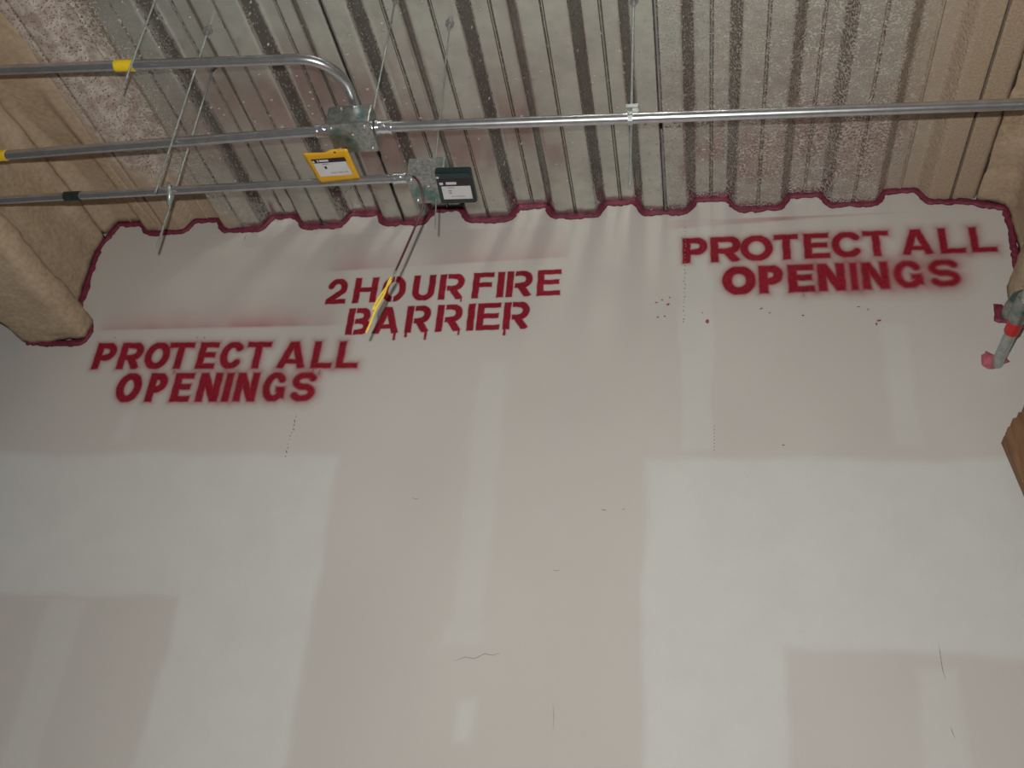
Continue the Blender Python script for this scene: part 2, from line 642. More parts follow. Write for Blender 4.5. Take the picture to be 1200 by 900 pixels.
def glyph(ch, W, H, s):
    """strokes of a bold capital W wide and H tall with stroke s: (bars, curves, gaps)"""
    h = s/2
    t = s*0.86                               # horizontal strokes a little thinner
    B, Cv, G = [], [], []

    def bar(a, b, w=s):
        B.append((a, b, w))

    def curve(p, w=s):
        Cv.append((p, w))
    g = s*0.10
    if ch in 'PRB':
        bar((h, 0), (h, H))
        zm = H*(0.44 if ch != 'B' else 0.5)
        r = (H-zm)/2
        zc = (H-t/2+zm)/2
        rz = H-t/2-zc
        bx = W-h-rz*0.95
        if ch == 'B':
            bx -= s*0.12
        bar((h, H-t/2), (bx, H-t/2), t)
        bar((h, zc-rz), (bx, zc-rz), t)
        curve(arc(bx, zc, W-h-bx-(s*0.15 if ch == 'B' else 0), rz, 90, -90))
        if ch == 'R':
            bar((W*0.52, zc-rz), (W-h*0.95, 0), s*1.02)
        if ch == 'B':
            z2 = (zc-rz+t/2)/2
            rz2 = (zc-rz)-z2
            bar((h, t/2), (bx, t/2), t)
            curve(arc(bx, z2, W-h-bx, rz2, 90, -90))
        G.append((s*1.05, s*1.05+g, 0, H))
    elif ch in 'OCG':
        a0, a1 = (0, 360) if ch == 'O' else ((42, 318) if ch == 'C' else (38, 340))
        curve(arc(W/2, H/2, W/2-h, H/2-t/2, a0, a1, 30))
        if ch == 'O':
            G.append((W/2-g/2, W/2+g/2, 0, H))
        if ch == 'G':
            bar((W*0.52, H*0.42), (W-h*0.3, H*0.42), t)
            bar((W-h, H*0.10), (W-h, H*0.48), s*0.9)
    elif ch == 'T':
        bar((0, H-t/2), (W, H-t/2), t)
        bar((W/2, 0), (W/2, H), s)
    elif ch in 'EF':
        bar((h, 0), (h, H))
        bar((0, H-t/2), (W, H-t/2), t)
        bar((0, H*0.52), (W*0.93, H*0.52), t)
        if ch == 'E':
            bar((0, t/2), (W, t/2), t)
    elif ch == 'A':
        bar((h*0.95, 0), (W/2-h*0.1, H), s)
        bar((W-h*0.95, 0), (W/2+h*0.1, H), s)
        bar((W*0.22, H*0.27), (W*0.78, H*0.27), t*0.9)
    elif ch == 'L':
        bar((h, 0), (h, H))
        bar((0, t/2), (W, t/2), t)
    elif ch == 'N':
        bar((h, 0), (h, H))
        bar((W-h, 0), (W-h, H))
        bar((h*1.0, H*0.97), (W-h*1.0, H*0.03), s)
    elif ch == 'I':
        bar((W/2, 0), (W/2, H), s)
    elif ch == 'H':
        bar((h, 0), (h, H))
        bar((W-h, 0), (W-h, H))
        bar((h, H*0.52), (W-h, H*0.52), t)
    elif ch == 'U':
        bar((h, H*0.35), (h, H))
        bar((W-h, H*0.35), (W-h, H))
        curve(arc(W/2, H*0.37, W/2-h, H*0.37-t/2, 180, 360, 18))
    elif ch == 'S':
        r = (H-t)/4
        curve(arc(W/2, H-t/2-r, W/2-h, r, 25, 270, 16)+arc(W/2, t/2+r, W/2-h, r, 90, -155, 16))
    elif ch == '2':
        r = H*0.27
        curve(arc(W/2, H-t/2-r, W/2-h, r, 165, -30, 14)+[(W*0.30, t*1.1), (h, t*0.7)])
        bar((0, t/2), (W, t/2), t)
    return B, Cv, G


def letter_field(ch, W, H, s, blur, gap, drips, k):
    B, Cv, G = glyph(ch, W, H, s)

    def fld(u, v):
        d = np.full(u.shape, 9.0)
        for a, b, w in B:
            d = np.minimum(d, seg_box(u, v, a, b, w))
        for p, w in Cv:
            for a, b in zip(p[:-1], p[1:]):
                d = np.minimum(d, seg_cap(u, v, a, b, w))
        d = np.maximum(d, np.maximum(-v, v-H))
        if gap:
            for x0, x1, z0, z1 in G:
                d = np.maximum(d, -(np.abs(u-(x0+x1)/2)-gap/2))
        for (dx, dz, w) in drips:
            d = np.minimum(d, seg_cap(u, v, (dx*W, 0.004), (dx*W, -dz), w))
            d = np.minimum(d, np.hypot(u-dx*W, v+dz)-w*0.56)
        d = d + 0.0007*np.sin(u*150+k)*np.sin(v*130+2*k)
        core = smooth01(0.5-d/blur)
        halo = 0.5*np.exp(-np.maximum(d, 0)/(blur*0.9)) if blur > 0.006 else 0.10*np.exp(-np.maximum(d, 0)/0.004)
        return np.maximum(core, np.where(d > 0, np.maximum(core, halo*smooth01(1.2-d/(blur*3.2))), core))
    return fld


def text_line(parent, text, ext, crop, base, capm, weight, blur0, blur1, gap, drips={}):
    """ext: left/right of each letter along the baseline in measured units, crop = (origin x, units per pixel)"""
    (bx0, by0), (bx1, by1) = base
    A = on_wall(bx0, by0)
    Bq = on_wall(bx1, by1)
    dirv = (Bq-A)/np.linalg.norm(Bq-A)
    perp = np.array([-dirv[1], dirv[0]])
    for n, (ch, (l, r)) in enumerate(zip(text, ext)):
        pl, pr = crop[0]+l/crop[1], crop[0]+r/crop[1]
        yl = by0+(by1-by0)*(pl-bx0)/(bx1-bx0)
        yr = by0+(by1-by0)*(pr-bx0)/(bx1-bx0)
        P0, P1 = on_wall(pl, yl), on_wall(pr, yr)
        Wd = float(np.linalg.norm(P1-P0))
        d = (P1-P0)/Wd
        e = np.array([0.25*(-d[1]), 1.0])
        e /= np.linalg.norm(e)
        blur = blur0+(blur1-blur0)*n/max(1, len(text)-1)
        s = capm*weight if ch != 'I' else min(capm*weight*1.05, Wd)
        fl = letter_field(ch, Wd, capm, s, blur, gap, drips.get(n, ()), n+len(text))
        det = d[0]*e[1]-d[1]*e[0]

        def world_field(x, z, P0=P0, d=d, e=e, det=det, fl=fl):
            X, Z = x-P0[0], z-P0[1]
            return fl((X*e[1]-Z*e[0])/det, (d[0]*Z-d[1]*X)/det)
        m = blur*3.9+0.004
        mb = m+max([dz for _, dz, _ in drips.get(n, ())], default=0)+0.006
        xs = [P0[0], P1[0], P0[0]+e[0]*capm, P1[0]+e[0]*capm]
        zs = [P0[1], P1[1], P0[1]+e[1]*capm, P1[1]+e[1]*capm]
        own = (world_field, min(xs)-m, max(xs)+m, min(zs)-mb, max(zs)+m)
        RED_F.append(own)
        LETTERS.append((own, parent, 0.0009+0.000012*len(LETTERS)))


def mist(parent, x0p, x1p, up, amt, k, extra=()):
    """paint dust above the straight upper edge of the stencil sheet"""
    A, Bq = on_wall(*x0p), on_wall(*x1p)

    def fld(x, z):
        t = (x-A[0])/(Bq[0]-A[0])
        zl = A[1]+(Bq[1]-A[1])*t
        h = z-zl
        ends = smooth01((t+0.04)/0.10)*smooth01((1.04-t)/0.10)
        v = amt*(0.65+0.5*wob(x, z*0, 17, k))*np.exp(-np.maximum(h, 0)/up)*smooth01((h+0.006)/0.010)*ends
        for (cx, cz, r, a) in extra:
            v = np.maximum(v, a*np.exp(-(((x-cx)/r)**2+((z-cz)/(r*0.7))**2)))
        return v*(0.9+0.2*wob(x, z, 60, k))
    zs = [A[1], Bq[1]]
    xs = [A[0], Bq[0]]
    for (cx, cz, r, a) in extra:
        xs += [cx-2*r, cx+2*r]
        zs += [cz-1.5*r, cz+1.5*r]
    own = (fld, min(xs)-0.04, max(xs)+0.04, min(zs)-0.02, min(max(zs)+up*3.2, ZD-0.046))
    MIST_F.append(own)
    MISTS.append((own, parent))


LETTERS, MISTS = [], []


def sign(label, px):
    p = on_wall(*px)
    return empty('stencilled_notice', (p[0], 0, p[1]), label, 'painted sign', 'red stencilled notices on the wall')


sL = sign('red stencilled words PROTECT ALL OPENINGS nearest the left beam, letters leaning right', (265, 475))
text_line(sL, 'PROTECTALL', [(20, 112), (125, 228), (235, 345), (330, 443), (462, 548), (558, 664), (666, 774), (806, 935), (953, 1048), (1060, 1160)],
          (100, 3.636), ((105, 433.4), (418, 432.3)), 0.110, 0.272, 0.009, 0.013, 0.0, {3: ((0.45, 0.012, 0.004),), 8: ((0.2, 0.014, 0.004), (0.5, 0.018, 0.004))})
text_line(sL, 'OPENINGS', [(112, 222), (245, 330), (352, 440), (460, 562), (572, 610), (620, 722), (738, 846), (860, 974)],
          (100, 3.636), ((134, 472), (366, 471.5)), 0.116, 0.272, 0.009, 0.016, 0.0)
mist(sL, (118, 387), (395, 381), 0.05, 0.78, 1.0)

sC = sign('crisp red stencilled words 2 HOUR FIRE BARRIER with drips, in the middle', (510, 395))
text_line(sC, '2HOURFIRE', [(42, 137), (168, 280), (300, 415), (445, 552), (570, 690), (728, 828), (843, 880), (888, 1012), (1033, 1146)],
          (370, 4.0), ((380.5, 357), (656, 346.2)), 0.106, 0.225, 0.0045, 0.0045, 0.0035, {4: ((0.93, 0.008, 0.006),)})
text_line(sC, 'BARRIER', [(135, 248), (262, 385), (413, 530), (557, 680), (703, 738), (748, 860), (873, 997)],
          (370, 4.0), ((403.8, 393), (619.3, 385.5)), 0.108, 0.225, 0.0045, 0.0045, 0.0035,
          {1: ((0.88, 0.022, 0.010),), 2: ((0.09, 0.012, 0.010), (0.88, 0.026, 0.009)), 3: ((0.92, 0.012, 0.007),), 6: ((0.10, 0.018, 0.009),)})
mist(sC, (385, 318), (662, 301), 0.085, 0.58, 2.0)

sR = sign('blurry red stencilled words PROTECT ALL OPENINGS high on the right, under speckled deck', (1000, 350))
text_line(sR, 'PROTECTALL', [(28, 120), (127, 238), (232, 352), (352, 443), (457, 552), (555, 672), (667, 765), (800, 918), (935, 1032), (1045, 1142)],
          (790, 3.0), ((800, 309.5), (1170, 296)), 0.106, 0.272, 0.008, 0.015, 0.0)
text_line(sR, 'OPENINGS', [(168, 292), (297, 390), (400, 500), (505, 611), (620, 655), (660, 767), (772, 890), (897, 1020)],
          (790, 3.0), ((868.3, 346), (1123, 337.3)), 0.114, 0.305, 0.010, 0.025, 0.0, {2: ((0.55, 0.010, 0.004),)})
mist(sR, (786, 268), (1150, 241), 0.075, 0.72, 3.0)


for k_, own in enumerate(MUD_F):
    coat('joint_compound', own, MUD_F, 0.012, 0.0002+0.00003*k_, wall)
for own, par in MISTS:
    coat('paint_mist', own, None, 0.006, 0.0007, par, 0.02)
for own, par, off in LETTERS:
    coat('letter', own, RED_F, 0.0017, off, par, 0.025)


# ------------------------------------------------------------------ small marks on the wall
def marks(name, items, mat):
    """flat flecks: (px, py, width m, height m, angle)"""
    bm = bmesh.new()
    for px, py, w, h, a in items:
        p = on_wall(px, py)
        ca, sa = math.cos(a), math.sin(a)
        n = 7
        ph = random.random()*6
        vs = [bm.verts.new((p[0]+ca*w/2*math.cos(t)*(1+0.25*math.sin(3*t+ph))-sa*h/2*math.sin(t), -0.0020,
                            p[1]+sa*w/2*math.cos(t)+ca*h/2*math.sin(t)*(1+0.25*math.sin(2*t+ph))))
              for t in [2*math.pi*i/n for i in range(n)]]
        bm.faces.new(vs)
    o = from_bm(name, bm, mat)
    return adopt(o, wall)


it = []
for i in range(26):
    t = i/25
    it.append((803.5-2*t+random.uniform(-1, 1), 268+110*t+random.uniform(-1, 1), 0.004, 0.006*random.uniform(.5, 1.3), random.uniform(-.5, .5)))
for i in range(11):
    t = i/10
    it.append((347-12*t+random.uniform(-1, 1), 489+46*t+random.uniform(-1, 1), 0.005, 0.008*random.uniform(.5, 1.6), random.uniform(-.5, .5)))
for i in range(8):
    it.append((837, 500+4*i, 0.003, 0.005, 0))
tag(marks('board_print', it, M_PRINT), kind='stuff')
fl = [(769, 355, .009, .006, 0), (776, 352, .006, .007, 1), (783, 357, .012, .008, .4), (771, 372, .008, .005, 0), (779, 371, .007, .006, 0),
      (785, 349, .006, .005, 0), (829, 377, .013, .014, 0), (823, 367, .005, .005, 0), (892, 362, .012, .005, .6), (902, 367, .008, .004, 0),
      (941, 370, .008, .006, .2), (1030, 376, .016, .006, .2), (1027, 380, .006, .012, 0), (1006, 360, .009, .005, 0), (1017, 363, .007, .004, 0),
      (918, 522, .006, .006, 0), (708, 598, .018, .002, -.2), (731, 597, .010, .002, .3), (135, 396, .006, .005, 0), (231, 396, .006, .005, 0), (240, 396, .006, .005, 0)]
tag(marks('paint_fleck', fl, M_REDSP), kind='stuff')


def scratch(pts, w, mat=None):
    P = [on_wall(*p) for p in pts]
    o = from_bm('scuff_mark', tube_bm([(a[0], -0.0010, a[1]) for a in P], [w*0.2]+[w*0.6]*(len(P)-2)+[w*0.2], 6), M_SCUFF)
    adopt(o, wall)


scratch([(532, 775), (545, 770), (556, 772), (568, 766), (577, 768), (586, 765)], 0.0016)
scratch([(1100, 756), (1102, 768), (1104, 782), (1108, 797)], 0.0016)
scratch([(1114, 852), (1116, 858), (1119, 865)], 0.0016)
scratch([(482, 583), (487, 585), (492, 584)], 0.0014)
scratch([(647, 668), (652, 669), (657, 668)], 0.0016)
scratch([(648, 826), (649, 840), (648, 858)], 0.0012)
scratch([(289, 275), (287, 279), (286, 282)], 0.004)


# ------------------------------------------------------------------ fireproofed beams
def beam(name, outline, label, seed):
    """closed outline (x, z) run along the flutes, crusted with sprayed fireproofing"""
    pts = []
    n = len(outline)
    for i in range(n):
        a, b = Vector(outline[i]), Vector(outline[(i+1) % n])
        k = max(1, int((b-a).length/0.022))
        pts += [a+(b-a)*j/k for j in range(k)]
    # relax the corners
    for _ in range(2):
        pts = [pts[i]*0.5+(pts[i-1]+pts[(i+1) % len(pts)])*0.25 for i in range(len(pts))]
    m = len(pts)
    area = sum(pts[i].x*pts[(i+1) % m].y-pts[(i+1) % m].x*pts[i].y for i in range(m))
    sgn = 1 if area > 0 else -1
    ys = [-0.0005-0.024*j for j in range(int(4.1/0.024))]
    vs, fs = [], []
    for j, y in enumerate(ys):
        for i, p in enumerate(pts):
            t = (pts[(i+1) % m]-pts[i-1]).normalized()
            nn = Vector((t.y, -t.x))*sgn
            q = Vector((p.x, y, p.y))
            d = 0.010*noise.noise(q*9+Vector((seed, 0, 0)))+0.006*noise.noise(q*31+Vector((0, seed, 0)))
            d = min(d, 0.003) if p.y > ZD-0.03 else d
            vs.append((p.x+nn.x*d, y, p.y+nn.y*d))
    for j in range(len(ys)-1):
        for i in range(m):
            a, b = j*m+i, j*m+(i+1) % m
            fs.append((a, b, b+m, a+m))
    fs.append(list(range(m))[::-1])
    fs.append([(len(ys)-1)*m+i for i in range(m)])
    o = mesh(name, vs, fs, M_SPRAY, None, True)
    bm = bmesh.new()
    bm.from_mesh(o.data)
    bmesh.ops.recalc_face_normals(bm, faces=bm.faces)
    bm.to_mesh(o.data)
    bm.free()
    return tag(o, label, 'beam')


zt = ZD-0.004
bl = beam('fireproofed_beam', [(-2.365, 1.822+E_), (-2.108, 1.841+E_), (-2.095, 1.93+E_), (-2.19, 1.965+E_), (-2.198, 2.25+E_), (-2.165, 2.285+E_), (-2.165, zt),
                               (-2.42, zt), (-2.42, 2.26+E_), (-2.30, 2.24+E_), (-2.30, 1.965+E_), (-2.37, 1.94+E_)],
          'tan spray-fireproofed steel beam along the left edge, above PROTECT ALL', 3.1)
beam('fireproofed_beam', [(0.925, 1.885+E_), (1.19, 1.885+E_), (1.19, 1.985+E_), (1.10, 2.01+E_), (1.10, 2.24+E_), (1.2, 2.27+E_), (1.2, zt),
                          (0.870, zt), (0.874, 2.301+E_), (0.972, 2.282+E_), (0.980, 2.02+E_), (0.925, 1.985+E_)],
     'tan spray-fireproofed steel beam in the upper right corner', 8.4)
# spray that bridges the flutes beside the left beam
vs, fs = [], []
nx_, ny_ = 26, 130
for lay in (0, 1):
    for j in range(ny_+1):
        for i in range(nx_+1):
            u, v = i/nx_, j/ny_
            x = -2.20+u*(0.235+0.02*noise.noise(Vector((2.0, v*30, 0))))
            y = -4.1+v*4.0965
            dz = deck_z(x)-0.0025
            up_ = smooth01(np.array((v-0.80)/0.17)).item()
            flat = min(dz, ZD-0.002-0.010*min(1.0, (1-u)*6)*(1+0.5*noise.noise(Vector((x*12, y*12, 3)))))
            z = dz+0.001 if lay == 0 else flat*(1-up_)+(dz-0.001)*up_
            vs.append((x, y, z))
W_ = nx_+1
K_ = W_*(ny_+1)
for j in range(ny_):
    for i in range(nx_):
        a = j*W_+i
        fs += [(a, a+1, a+W_+1, a+W_), (K_+a, K_+a+W_, K_+a+W_+1, K_+a+1)]
for i in range(nx_):
    a, b = i, ny_*W_+i
    fs += [(a, K_+a, K_+a+1, a+1), (b, b+1, K_+b+1, K_+b)]
for j in range(ny_):
    a, b = j*W_, j*W_+nx_
    fs += [(a, a+W_, K_+a+W_, K_+a), (b, K_+b, K_+b+W_, b+W_)]
sf = mesh('sprayed_fill', vs, fs, M_SPRAY, None, True)
sf.parent = bl


# ------------------------------------------------------------------ red fire sealant along the head of the wall
def bead(name, path, label, rad=0.010, seed=0.0, mat=None):
    """a smeared strand of sealant following points (x, z) on the wall face"""
    P = []
    for a, b in zip(path[:-1], path[1:]):
        a, b = Vector(a), Vector(b)
        k = max(1, int((b-a).length/0.008))
        P += [a+(b-a)*j/k for j in range(k)]
    P.append(Vector(path[-1]))
    for _ in range(2):
        P = [P[0]]+[P[i]*0.5+(P[i-1]+P[i+1])*0.25 for i in range(1, len(P)-1)]+[P[-1]]
    bm = bmesh.new()
    rings = []
    n = len(P)
    K = 8
    for i, p in enumerate(P):
        t = (P[min(n-1, i+1)]-P[max(0, i-1)]).normalized()
        nn = Vector((-t.y, t.x))
        q = Vector((p.x*20, seed, p.y*20))
        w = rad*(1.0+0.5*noise.noise(q)+0.35*noise.noise(q*4.3)+0.3*noise.noise(q*11))
        off = 0.004*noise.noise(q*2.1+Vector((5, 5, 5)))
        ring = []
        for k in range(K):
            a = 2*math.pi*k/K
            c = p+nn*(w*math.cos(a)+off)
            ring.append(bm.verts.new((c.x, -0.002-0.007*max(0, math.sin(a))+(0.0015 if math.sin(a) < -0.1 else 0), c.y)))
        rings.append(ring)
    for i in range(n-1):
        for k in range(K):
            bm.faces.new((rings[i][k], rings[i][(k+1) % K], rings[i+1][(k+1) % K], rings[i+1][k]))
    bm.faces.new(rings[0][::-1])
    bm.faces.new(rings[-1])
    return tag(from_bm(name, bm, mat or M_SEAL, None, True), label, 'sealant')


head = []
for i in range(-2, 9):
    for t, z in ((0, ZD), (LOWW, ZD), (LOWW+SLP, ZD+FH), (PITCHX-SLP, ZD+FH)):
        x = X0+i*PITCHX+t
        if -2.16 < x < 0.80:
            head.append((x+random.uniform(-.004, .004), z-0.009+random.uniform(-.003, .003)))
pre = [on_wall(*p) for p in ((117, 290), (108, 315), (101, 338), (93, 361))][::-1]
post = [on_wall(*p) for p in ((1118, 237), (1132, 236), (1146, 239), (1160, 241), (1180, 245), (1182, 255), (1186, 275), (1189, 295), (1192, 317))]
allp = [tuple(p) for p in pre]+[tuple(on_wall(121, 286))]+head+[tuple(p) for p in post]
bead('fire_sealant_bead', allp, 'dark red sealant bead zigzagging along the fluted deck edge', 0.0125, 2.0)
bead('fire_sealant_bead', [tuple(on_wall(*p)) for p in ((95, 371), (102, 376), (108, 384), (106, 392), (97, 401), (80, 403), (60, 403), (32, 402))],
     'dark red sealant bead curling under the left beam end', 0.0105, 7.0)


def patch(name, pts, mat, label, seed, cat='sealant', th=0.007):
    """an uneven smear of sealant on the wall"""
    P = [on_wall(*p) for p in pts]
    c = sum(P)/len(P)
    R = []
    for a, b in zip(P, P[1:]+P[:1]):
        for j in range(5):
            q = a+(b-a)*j/5
            k = 1+0.16*noise.noise(Vector((q[0]*70, seed, q[1]*70)))
            R.append(c+(q-c)*k)
    bm = bmesh.new()
    rings = []
    for s, y in ((1.0, -0.0006), (0.94, -th*0.6), (0.75, -th), (0.4, -th*1.15)):
        rings.append([bm.verts.new((c[0]+(r[0]-c[0])*s, y*(1+0.4*noise.noise(Vector((r[0]*90, s*9, r[1]*90)))), c[1]+(r[1]-c[1])*s)) for r in R])
    n = len(R)
    for a, b in zip(rings[:-1], rings[1:]):
        for i in range(n):
            bm.faces.new((a[i], a[(i+1) % n], b[(i+1) % n], b[i]))
    bm.faces.new(rings[-1])
    return tag(from_bm(name, bm, mat, None, True), label, cat)


patch('fire_sealant_patch', [(1164, 356), (1174, 357), (1180, 366), (1184, 373), (1183, 379), (1172, 379), (1165, 376)], M_SEAL,
      'dark red square smear of sealant left of the grey fitting', 1.0)
patch('fire_sealant_patch', [(1151, 417), (1155, 412), (1163, 415), (1172, 420), (1178, 418), (1183, 424), (1174, 428), (1168, 432), (1158, 433), (1150, 427)],
      M_PALE, 'ragged pink smear of sealant around the pipe end in the wall', 4.0)


# ------------------------------------------------------------------ conduits
def conduit(label, path, rad, tapes=(), connectors=()):
    p0 = Vector(path[0])
    e = empty('electrical_conduit', p0, label, 'conduit', 'steel conduits below the deck')
    tube('pipe', path, rad, M_EMT, e, 20)
    for a, b, mat in tapes:
        tube('tape_band', [a, Vector(a)*0.5+Vector(b)*0.5, b], rad*1.16, mat, e, 20)
    for pos, d in connectors:                # set-screw connector: pos is where it meets the box, d points out of the box
        pos, d = Vector(pos), Vector(d)
        c = tube('connector', [pos, pos+d*0.006, pos+d*0.0061, pos+d*0.036, pos+d*0.0361, pos+d*0.042],
                 [rad*1.5, rad*1.5, rad*1.22, rad*1.22, rad*1.34, rad*1.34], M_BRIGHT, e, 16)
        s = tube('set_screw', [pos+d*0.022+Vector((0, -rad*1.1, -rad*0.6)), pos+d*0.022+Vector((0, -rad*1.75, -rad*0.9))], 0.0042, M_BRIGHT, None, 8)
        s.parent = c
        s.matrix_parent_inverse = c.matrix_world.inverted()
        bpy.context.view_layer.update()
        s.matrix_parent_inverse = (Matrix.Translation(p0) @ c.matrix_parent_inverse).inverted()
    return e


def zr(z):
    return z+EYE


def cpt(px, py, z):
    return Vector(on_z(px, py, zr(z)))


# box positions
B1 = dict(lo=(-0.937, -0.930, zr(1.866)), hi=(-0.820, -0.826, zr(1.932)))
B2 = dict(lo=(-0.757, -0.772, zr(1.820)), hi=(-0.655, -0.665, zr(1.886)))
ZC2, ZC3 = 1.900, 1.850
y2 = on_z(420, 150.5, zr(ZC2))[1]
a = cpt(-260, 203, ZC2)
bR = Vector((B1['lo'][0]-0.002, on_z(380, 153, zr(ZC2))[1], zr(ZC2)))
tl = cpt(0, 182.5, ZC2)
dl = (bR-tl).normalized()
conduit('steel conduit with yellow end tape, entering the green-stained box from the left', [tl-dl*0.12, tl, bR], 0.0135,
        [(tl-dl*0.05, tl+dl*0.022, M_YTAPE)], [(bR, -dl)])
c0 = Vector((B1['hi'][0]+0.002, on_z(447, 149, zr(ZC2))[1], zr(ZC2)))
c1 = cpt(1200, 122, ZC2)
dr = (c1-c0).normalized()
conduit('long bright steel conduit running right from the green-stained box', [c0, c0+dr*0.05, c1, c1+dr*0.13], 0.0140, [], [(c0, dr)])
d0 = cpt(0, 234.5, ZC3)
d1 = Vector((B2['lo'][0]-0.002, on_z(474, 208.5, zr(ZC3))[1], zr(ZC3)))
dd = (d1-d0).normalized()
q0, q1 = cpt(75.5, 229.5, ZC3), cpt(94, 228.5, ZC3)
conduit('lowest steel conduit with a black tape band, ending at the box with dark label', [d0-dd*0.06, d0, d1], 0.0118,
        [(d0+dd*(q0-d0).dot(dd), d0+dd*(q1-d0).dot(dd), M_BTAPE)], [(d1, -dd)])
# conduit with the elbow
ZC1 = 1.955
e0 = cpt(0, 82, ZC1)
e1 = cpt(345, 69.5, ZC1)
bx = on_z(414, 118, zr(ZC1))[0]
bend_r = 0.105
de = (e1-e0).normalized()
yb = e0.y+de.y/de.x*(bx-bend_r-e0.x)
path = [e0-de*0.25, e0, Vector((bx-bend_r, yb, zr(ZC1)))]
for i in range(1, 13):
    t = math.pi/2*i/12
    path.append(Vector((bx-bend_r+bend_r*math.sin(t), yb+bend_r*(1-math.cos(t)), zr(ZC1))))
ye = B1['lo'][1]+0.035
path.append(Vector((bx, ye, zr(ZC1))))
for i in range(1, 7):
    t = math.pi/2*i/6
    path.append(Vector((bx, ye+0.016*math.sin(t), zr(ZC1)-0.016*(1-math.cos(t)))))
path.append(Vector((bx, ye+0.016, B1['hi'][2]+0.0005)))
t0, t1 = cpt(135, 76, ZC1), cpt(157, 75.3, ZC1)
conduit('steel conduit with yellow tape band and elbow bending into the green-stained box', path, 0.0132,
        [(e0+de*(t0-e0).dot(de), e0+de*(t1-e0).dot(de), M_YTAPE)], [])


# ------------------------------------------------------------------ junction boxes
def junction(lo, hi, label, seed):
    e = empty('junction_box', (lo[0], lo[1], lo[2]), label, 'junction box', 'metal junction boxes on the conduits')
    z0 = lo[2]
    block('body', (lo[0], lo[1], z0+0.003), hi, M_BOX, e, 0.004)
    block('cover_plate', (lo[0]-0.001, lo[1]-0.001, z0), (hi[0]+0.001, hi[1]+0.001, z0+0.003), M_BOX, e, 0.001)
    cx, cy = (lo[0]+hi[0])/2, (lo[1]+hi[1])/2
    for sx, sy in ((-1, -1), (1, 1), (-1, 1), (1, -1)):
        px, py = cx+sx*(hi[0]-lo[0])*0.38, cy+sy*(hi[1]-lo[1])*0.38
        tube('cover_screw', [(px, py, z0), (px, py, z0-0.002), (px, py, z0-0.0035)], [0.0048, 0.0048, 0.003], M_BRIGHT, e, 10)
    tube('knockout', [(cx, cy, z0), (cx, cy, z0-0.0015)], 0.014, M_BOX, e, 20)
    for dx in (-0.022, 0.012):
        tube('side_screw', [(cx+dx, lo[1]+0.001, hi[2]-0.012), (cx+dx, lo[1]-0.003, hi[2]-0.012), (cx+dx, lo[1]-0.005, hi[2]-0.012)],
             [0.0045, 0.0045, 0.0028], M_BRIGHT, e, 10)
    for dx in (-0.03, 0.032):
        if label.startswith('green') and dx < 0:
            continue
        tube('knockout', [(cx+dx, lo[1]+0.001, z0+0.026), (cx+dx, lo[1]-0.0012, z0+0.026)], 0.011, M_BOX, e, 18)
    return e


junction(B1['lo'], B1['hi'], 'green-stained metal junction box where the elbow and bright conduits meet', 1)
junction(B2['lo'], B2['hi'], 'smaller metal junction box beside the dark green label module', 2)


# ------------------------------------------------------------------ label card and label module
def label_print(e, O, ux, uy, w, h, z, dark, marks_):
    """printed face seen from below: header band, paper and rows of tiny print; O is the corner, w along ux, h along uy"""
    def quad(name, a0, a1, b0, b1, lift, mat):
        P = [O+ux*(w*a)+uy*(h*b) for a, b in ((a0, b0), (a1, b0), (a1, b1), (a0, b1))]
        n = Vector((0, 0, -1))
        bm = bmesh.new()
        lo = [bm.verts.new(p+n*lift) for p in P]
        hi = [bm.verts.new(p+n*(lift-0.0006)) for p in P]
        bm.faces.new(lo)
        bm.faces.new(hi[::-1])
        for i in range(4):
            bm.faces.new((lo[i], hi[i], hi[(i+1) % 4], lo[(i+1) % 4]))
        o = from_bm(name, bm, mat)
        return adopt(o, e)
    for args in marks_:
        quad(*args)


# yellow card, folded tab at its near corner, under the left conduits
zc = zr(1.832)
cA = [Vector(on_z(*p, zc)) for p in ((354, 179.5), (407, 178), (422.5, 209.5), (375.5, 215))]
ce = empty('yellow_label_card', cA[3], 'yellow card with white label hanging below the green-stained box', 'label card')
bm = bmesh.new()
nu, nv = 14, 10
grid = []
for j in range(nv+1):
    row = []
    for i in range(nu+1):
        s, t = i/nu, j/nv
        p = cA[0]*(1-s)*(1-t)+cA[1]*s*(1-t)+cA[2]*s*t+cA[3]*(1-s)*t
        lift = 0.006*smooth01(np.array((s-0.52)/0.2)).item()*(1-t)**3
        out = -0.005*smooth01(np.array((s-0.50)/0.12)).item()*(1-t)**2
        row.append(bm.verts.new((p.x, p.y+out, p.z+lift)))
    grid.append(row)
for j in range(nv):
    for i in range(nu):
        bm.faces.new((grid[j][i], grid[j][i+1], grid[j+1][i+1], grid[j+1][i]))
card = adopt(from_bm('card', bm, M_YCARD, None, True), ce)
md = card.modifiers.new('board', 'SOLIDIFY')
md.thickness = 0.0016
md.offset = 0.0
ux = (cA[1]-cA[0]+cA[2]-cA[3])*0.5
uy = (cA[3]-cA[0]+cA[2]-cA[1])*0.5
w, h = ux.length, uy.length
uxn, uyn = ux.normalized(), uy.normalized()
